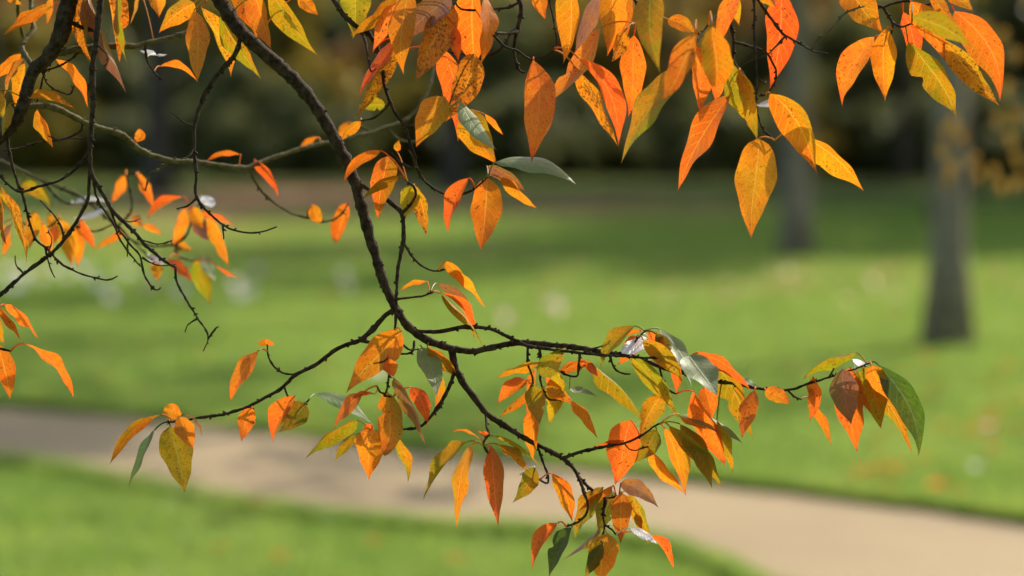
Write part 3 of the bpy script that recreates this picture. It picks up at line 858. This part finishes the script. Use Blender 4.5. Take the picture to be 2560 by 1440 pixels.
def tree_at(x, y, trunk_w, crown_c, crown_r, mat, bark, label, nleaf=6000, size=0.16, seed=0, lean=0.0, group='trees of the park behind the lawn', top=None, flare=1.6, skirt=None):
    rs = np.random.RandomState(seed); rr = random.Random(seed)
    root = empty('tree', (x, y, 0)); tag(root, label, 'tree', group)
    H = top or crown_c[2] + crown_r[2] * 0.3
    pts = []; rad = []
    for i in range(15):
        t = i / 14; z = H * t - 0.1
        pts.append((x + lean * z + rr.gauss(0, 0.012) * z * 0.3, y, z)); rad.append(trunk_w / 2 * (1 - 0.55 * t) * (1 + (flare - 1) * math.exp(-max(z, 0) * 4.5)))
    V, F = tube(pts, rad, 14); V = list(V)
    for k in range(7):                                    # limbs
        i = 8 + k % 6; a = rr.uniform(0, 2 * math.pi); p0 = Vector(pts[i]); ln = crown_r[0] * rr.uniform(0.6, 0.95)
        p1 = p0 + Vector((math.cos(a) * ln * .5, math.sin(a) * ln * .5, ln * .35)); p2 = p0 + Vector((math.cos(a) * ln, math.sin(a) * ln, ln * .6))
        tv, tf = tube([p0, p1, p2], [rad[i] * .5, rad[i] * .32, 0.02], 7); k0 = len(V); V += tv; F += [tuple(k0 + q for q in f) for f in tf]
    mesh_obj('trunk', [tuple(q) for q in V], F, bark, root, (x, y, 0))
    v = leaf_cloud(crown_c, crown_r, nleaf, size, rs)
    if skirt: v = np.concatenate([v, leaf_cloud(skirt[0], skirt[1], skirt[2], skirt[3], rs, clumps=14)])
    o = bpy.data.objects.new('crown', tri_mesh('crown', v, mat)); C.objects.link(o); o.parent = root
    return root
FG = foliage('foliage_green', (0.20, 0.17, 0.022), (0.30, 0.22, 0.035), trans=0.45); FB = foliage('foliage_bluish', (0.12, 0.135, 0.042), (0.20, 0.205, 0.07), trans=0.38)
FO = foliage('foliage_olive', (0.26, 0.19, 0.025), (0.36, 0.22, 0.035), trans=0.42); FR = foliage('foliage_russet', (0.28, 0.15, 0.03), (0.36, 0.18, 0.045), trans=0.42); FY = foliage('foliage_golden', (0.30, 0.19, 0.035), (0.24, 0.12, 0.02), trans=0.4)
def tp(px, py): q = ground(px, py); return q.x, q.y
x, y = tp(2368, 866); tree_at(x, y, 0.275, (0.5, 2.0, 7.8), (2.3, 3.2, 1.9), FO, BARK_T, 'nearest park tree, its grey trunk standing on the sunlit lawn at the right', 2600, 0.13, 1, top=11, flare=1.65, skirt=((0.95, 0.3, 3.55), (1.5, 1.6, 1.25), 900, 0.075))
x, y = tp(1990, 645); tree_at(x, y, 0.39, (0.3, 0, 12.0), (3.8, 3.8, 3.6), FO, BARK_T, 'second park tree, its brown trunk in the shaded lawn left of the nearest trunk', 3200, 0.16, 2, top=10, flare=1.35, skirt=((0.0, 0.2, 4.6), (2.6, 2.0, 1.9), 2600, 0.12))
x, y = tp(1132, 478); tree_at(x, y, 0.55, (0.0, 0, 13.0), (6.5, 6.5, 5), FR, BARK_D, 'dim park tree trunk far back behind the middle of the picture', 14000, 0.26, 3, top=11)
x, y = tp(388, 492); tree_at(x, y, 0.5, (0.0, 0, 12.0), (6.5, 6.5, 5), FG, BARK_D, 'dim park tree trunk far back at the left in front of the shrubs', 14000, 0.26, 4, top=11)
for i, (x, y, zc, r, m) in enumerate([(7.25, 40.5, 9.6, 3.0, FG), (11.9, 41, 9.8, 3.0, FO), (17, 41.5, 10, 3.4, FG), (21.8, 42, 10.5, 3.4, FG), (17, 49, 11.5, 4, FO), (-8.9, 62, 12.5, 6, FG), (19, 64, 12.5, 6, FG), (15.5, 52, 12, 5.5, FG), (22, 56, 12, 5.5, FO), (29, 58, 12.5, 6, FG), (10.8, 58, 12.5, 5.5, FO), (7.0, 62, 12.5, 5.5, FG),
        (15, 68, 13, 6.5, FG), (24, 70, 13, 6.5, FG), (-1.6, 66, 12.5, 5.5, FR), (34, 72, 14, 7, FG), (-15.5, 72, 13, 6, FG), (40, 60, 13, 7, FO), (12, 74, 13, 5.5, FG), (20, 78, 13, 5.5, FG), (5, 77, 13, 5.5, FO), (28, 82, 13, 6, FG)]):
    tree_at(x, y, 0.45, (0, 0, zc), (r, r, 2.2 if zc < 11 else 4.0), m, BARK_D, 'tall ' + {'foliage_green': 'green', 'foliage_olive': 'olive', 'foliage_russet': 'brown'}[m.name] + ' crowned park tree, trunk ' + ('on the lawn ' if y < 50 else 'before the shrubs ' if y < 70 else 'among the shrubs ') + ('beyond the right edge' if 1280 + x / y * FPX > 2560 else 'beyond the left edge' if 1280 + x / y * FPX < 0 else where(1280 + x / y * FPX)), 9000, 0.22, 20 + i, group='tall trees shading the lawn', top=zc - 2)
# shrubs of the dark wood edge, each its own plant
rs = np.random.RandomState(77)
protos = {}
LAB = {'foliage_green': 'mid green', 'foliage_bluish': 'dark evergreen', 'foliage_olive': 'olive tinted', 'foliage_russet': 'brownish autumn'}
def shrub(x, y, r, h, m, seed):
    key = (id(m), seed % 2)
    if key not in protos:
        v = leaf_cloud((0, 0, 0.48), (1, 1, 0.55), 9000, 0.055, np.random.RandomState(seed + 5), lo=0.0, clumps=34)
        protos[key] = tri_mesh('shrub', v, m)
    o = bpy.data.objects.new('shrub', protos[key]); C.objects.link(o); o.location = (x, y, -0.05); o.scale = (r, r, h); o.rotation_euler.z = seed * 1.3
    row = 'low, in the front row of the wood edge' if y < 82 else 'rising behind the low front row' if y < 90 else 'tall, deep in the wood' if y < 105 else 'tallest, at the back of the wood'
    tag(o, LAB[m.name] + ' shrub ' + row + ', ' + where(1280 + x / y * FPX), 'shrub', LAB[m.name] + ' shrubs of the wood edge')
for i in range(15):
    x = -21 + i * 3.0 + rs.uniform(-.8, .8); shrub(x, 78 + rs.uniform(-2, 3), rs.uniform(2.0, 2.8), rs.uniform(2.2, 3.8), [FB, FB, FG, FB][i % 4], i)
for i in range(13):
    x = -26 + i * 4.4 + rs.uniform(-1, 1); m = FG if x < -6 else (FR if x < 3 else (FO if x < 9 else FB)); shrub(x, 86 + rs.uniform(-2, 2), rs.uniform(2.8, 3.8), rs.uniform(4.5, 6.5), m if i % 3 else FB, i + 30)
for i in range(12):
    x = -34 + i * 6.4 + rs.uniform(-1, 1); shrub(x, 96 + rs.uniform(-2, 2), rs.uniform(4.4, 5.4), rs.uniform(7, 9), [FG, FO, FR, FG, FB][i % 5], i + 60)
for i in range(17):
    x = -52 + i * 6.6 + rs.uniform(-1, 1); shrub(x, 112 + rs.uniform(-2, 2), rs.uniform(6, 7), rs.uniform(11, 14), [FB, FG, FO][i % 3], i + 90)
# golden leaved branch hanging mid distance at the right
gb = [(2620, -160), (2540, -40), (2500, 60), (2480, 180), (2440, 290), (2380, 400)]
rr = random.Random(5); D9 = 9.0
P3 = [at(x, y, D9) for x, y in gb]; rt = empty('tree_branch', tuple(P3[0])); tag(rt, 'blurred golden leaved branch hanging in front of the dark wood at the right edge', 'tree branch')
V, F = tube([Vector(p) for p in catmull([tuple(p) for p in P3], lambda a, b: 6)], [0.010 - 0.0003 * i for i in range(31)][:31], 6); mesh_obj('stem', [tuple(q) for q in V], F, BARK, rt, tuple(P3[0]))
for (x1, y1, x2, y2) in [(2485, 160, 2560, 240), (2450, 270, 2540, 370), (2400, 370, 2340, 330), (2395, 380, 2480, 430), (2500, 70, 2560, 130)]:
    a, b_ = at(x1, y1, D9), at(x2, y2, D9 + .1); V, F = tube([a, (a + b_) / 2 + Vector((0, 0, .01)), b_], [.005, .004, .002], 5); mesh_obj('twig', [tuple(q) for q in V], F, BARK, rt, tuple(a))
for (x, y) in [(2365, 330), (2410, 345), (2350, 380), (2385, 420), (2360, 455), (2440, 400), (2480, 430), (2445, 440), (2520, 350), (2500, 300), (2540, 400), (2480, 180), (2520, 220), (2540, 140), (2510, 90), (2470, 70), (2530, 290), (2385, 310), (2500, 470), (2550, 460)]:
    V, F, U, org = leaf_geo((x, y - 20), (x + rr.uniform(-18, 18), y + 22), 24, D9 + rr.uniform(-.2, .2), rr=rr, petiole=None)
    o = mesh_obj('leaf', V, F, FY, rt, org, U)

# ------------------------------------------------------------------ fallen leaves on the lawn
PALE = leaf_mat('fallen_painted_glint', (0.78, 0.74, 0.66), (0.85, 0.8, 0.72), back=(0.85, 0.82, 0.76), spot=-0.5, rough=0.25, trans=0.5, spec=1.0)  # near-white base colour paints the glint of shiny leaves
def fallen(px, py, size, mat, label, group, up=0.35, seed=0):
    rr = random.Random(seed); q = ground(px, py); V = []; F = []; U = []; az = rr.uniform(0, 6.28)
    ca, sa = math.cos(az), math.sin(az)
    for i in range(9):
        t = i / 8; hw = size * 0.24 * (t ** .7) * ((1 - t) ** 1.0) / 0.30
        for j in range(5):
            s_ = j / 2 - 1; lx, ly = (t - .5) * size, s_ * hw
            V.append((q.x + lx * ca - ly * sa, q.y + lx * sa + ly * ca, 0.05 + size * (up * abs(s_) * 0.35 + up * (t - 0.5) ** 2))); U.append((j / 4, t))
    for i in range(8):
        for j in range(4): k = i * 5 + j; F.append((k, k + 1, k + 6, k + 5))
    o = mesh_obj('fallen_leaf', V, F, mat, None, (q.x, q.y, 0.03), U); tag(o, label, 'leaf', group); return o
pale = [(168, 714), (145, 690), (250, 735), (860, 712), (872, 745), (1378, 785), (1400, 805), (1262, 830), (390, 715), (375, 740), (320, 700), (60, 705), (40, 740), (105, 720), (215, 700), (25, 700), (590, 735), (610, 760), (280, 770), (450, 755), (945, 960), (640, 700), (2440, 1200), (2470, 1095)]
for i, (x, y) in enumerate(pale):
    fallen(x, y, (0.15 + 0.05 * ((i * 7) % 5) / 5) if y < 1000 else 0.05, PALE, 'fallen leaf, glint painted pale, on the lawn ' + where(x) + (', well beyond the path' if y < 900 else ', close to the path'), 'fallen leaves with glints painted pale on the lawn', up=1.1, seed=i)
rr = random.Random(31)
for i in range(150):
    x, y = rr.uniform(0, 2560), 600 + 840 * rr.random() ** 1.4
    if i % 4 == 0: x, y = rr.uniform(2150, 2700), rr.uniform(900, 1260)
    if i < 6: x, y = [(2190, 1205), (1620, 1250), (100, 1010), (820, 760), (500, 1300), (1750, 1180)][i]
    if y > 1280 and i % 3: continue
    q = ground(x, y)
    if bool(on_path(np.array(q.x), np.array(q.y), -0.05)): continue
    k = rr.choice('OAYRL'); yf = float(np.interp(q.x, EX1[:, 0], EX1[:, 1]))
    zone = 'the grass in front of the path' if q.y < yf else 'the lawn just beyond the path' if q.y < yf + 3.5 else 'the lawn beyond the path' if q.y < yf + 9 else 'the far part of the lawn'
    fallen(x, y, rr.uniform(.06, .10), LM[k], {'O': 'orange', 'A': 'amber brown', 'Y': 'golden', 'R': 'reddish', 'L': 'olive yellow'}[k] + ' fallen leaf on ' + zone + ', ' + where(x), 'fallen leaves scattered on the lawn', seed=100 + i)
# leaf litter drifts under the far trees
rs = np.random.RandomState(8); P = []
for (px, py, sx, sy, k) in [(650, 510, 1.7, 7, 6500), (1400, 525, 2.0, 3.5, 2200), (180, 560, 3, 4, 1200), (2000, 700, 2.0, 2.0, 250), (800, 640, 3, 2, 300)]:
    q = ground(px, py); P.append(np.stack([q.x + rs.randn(k) * sx, q.y + rs.randn(k) * sy, 0.02 + 0.03 * rs.rand(k)], 1))
P = np.concatenate(P); m_ = len(P); a = rs.randn(m_, 3) * (1, 1, .25); a /= np.linalg.norm(a, axis=1)[:, None]; b_ = np.stack([-a[:, 1], a[:, 0], rs.randn(m_) * .3], 1); s_ = 0.06 + .04 * rs.rand(m_, 1)
lo = bpy.data.objects.new('leaf_litter', tri_mesh('leaf_litter', np.stack([P - a * s_, P - b_ * s_ * .5, P + a * s_, P + b_ * s_ * .5], 1), foliage('litter', (0.58, 0.26, 0.11), (0.66, 0.40, 0.20), trans=0.3, scale=2)))
C.objects.link(lo); tag(lo, 'drift of orange brown fallen leaves strewn under the trees at the back of the lawn', 'fallen leaves', kind='stuff')
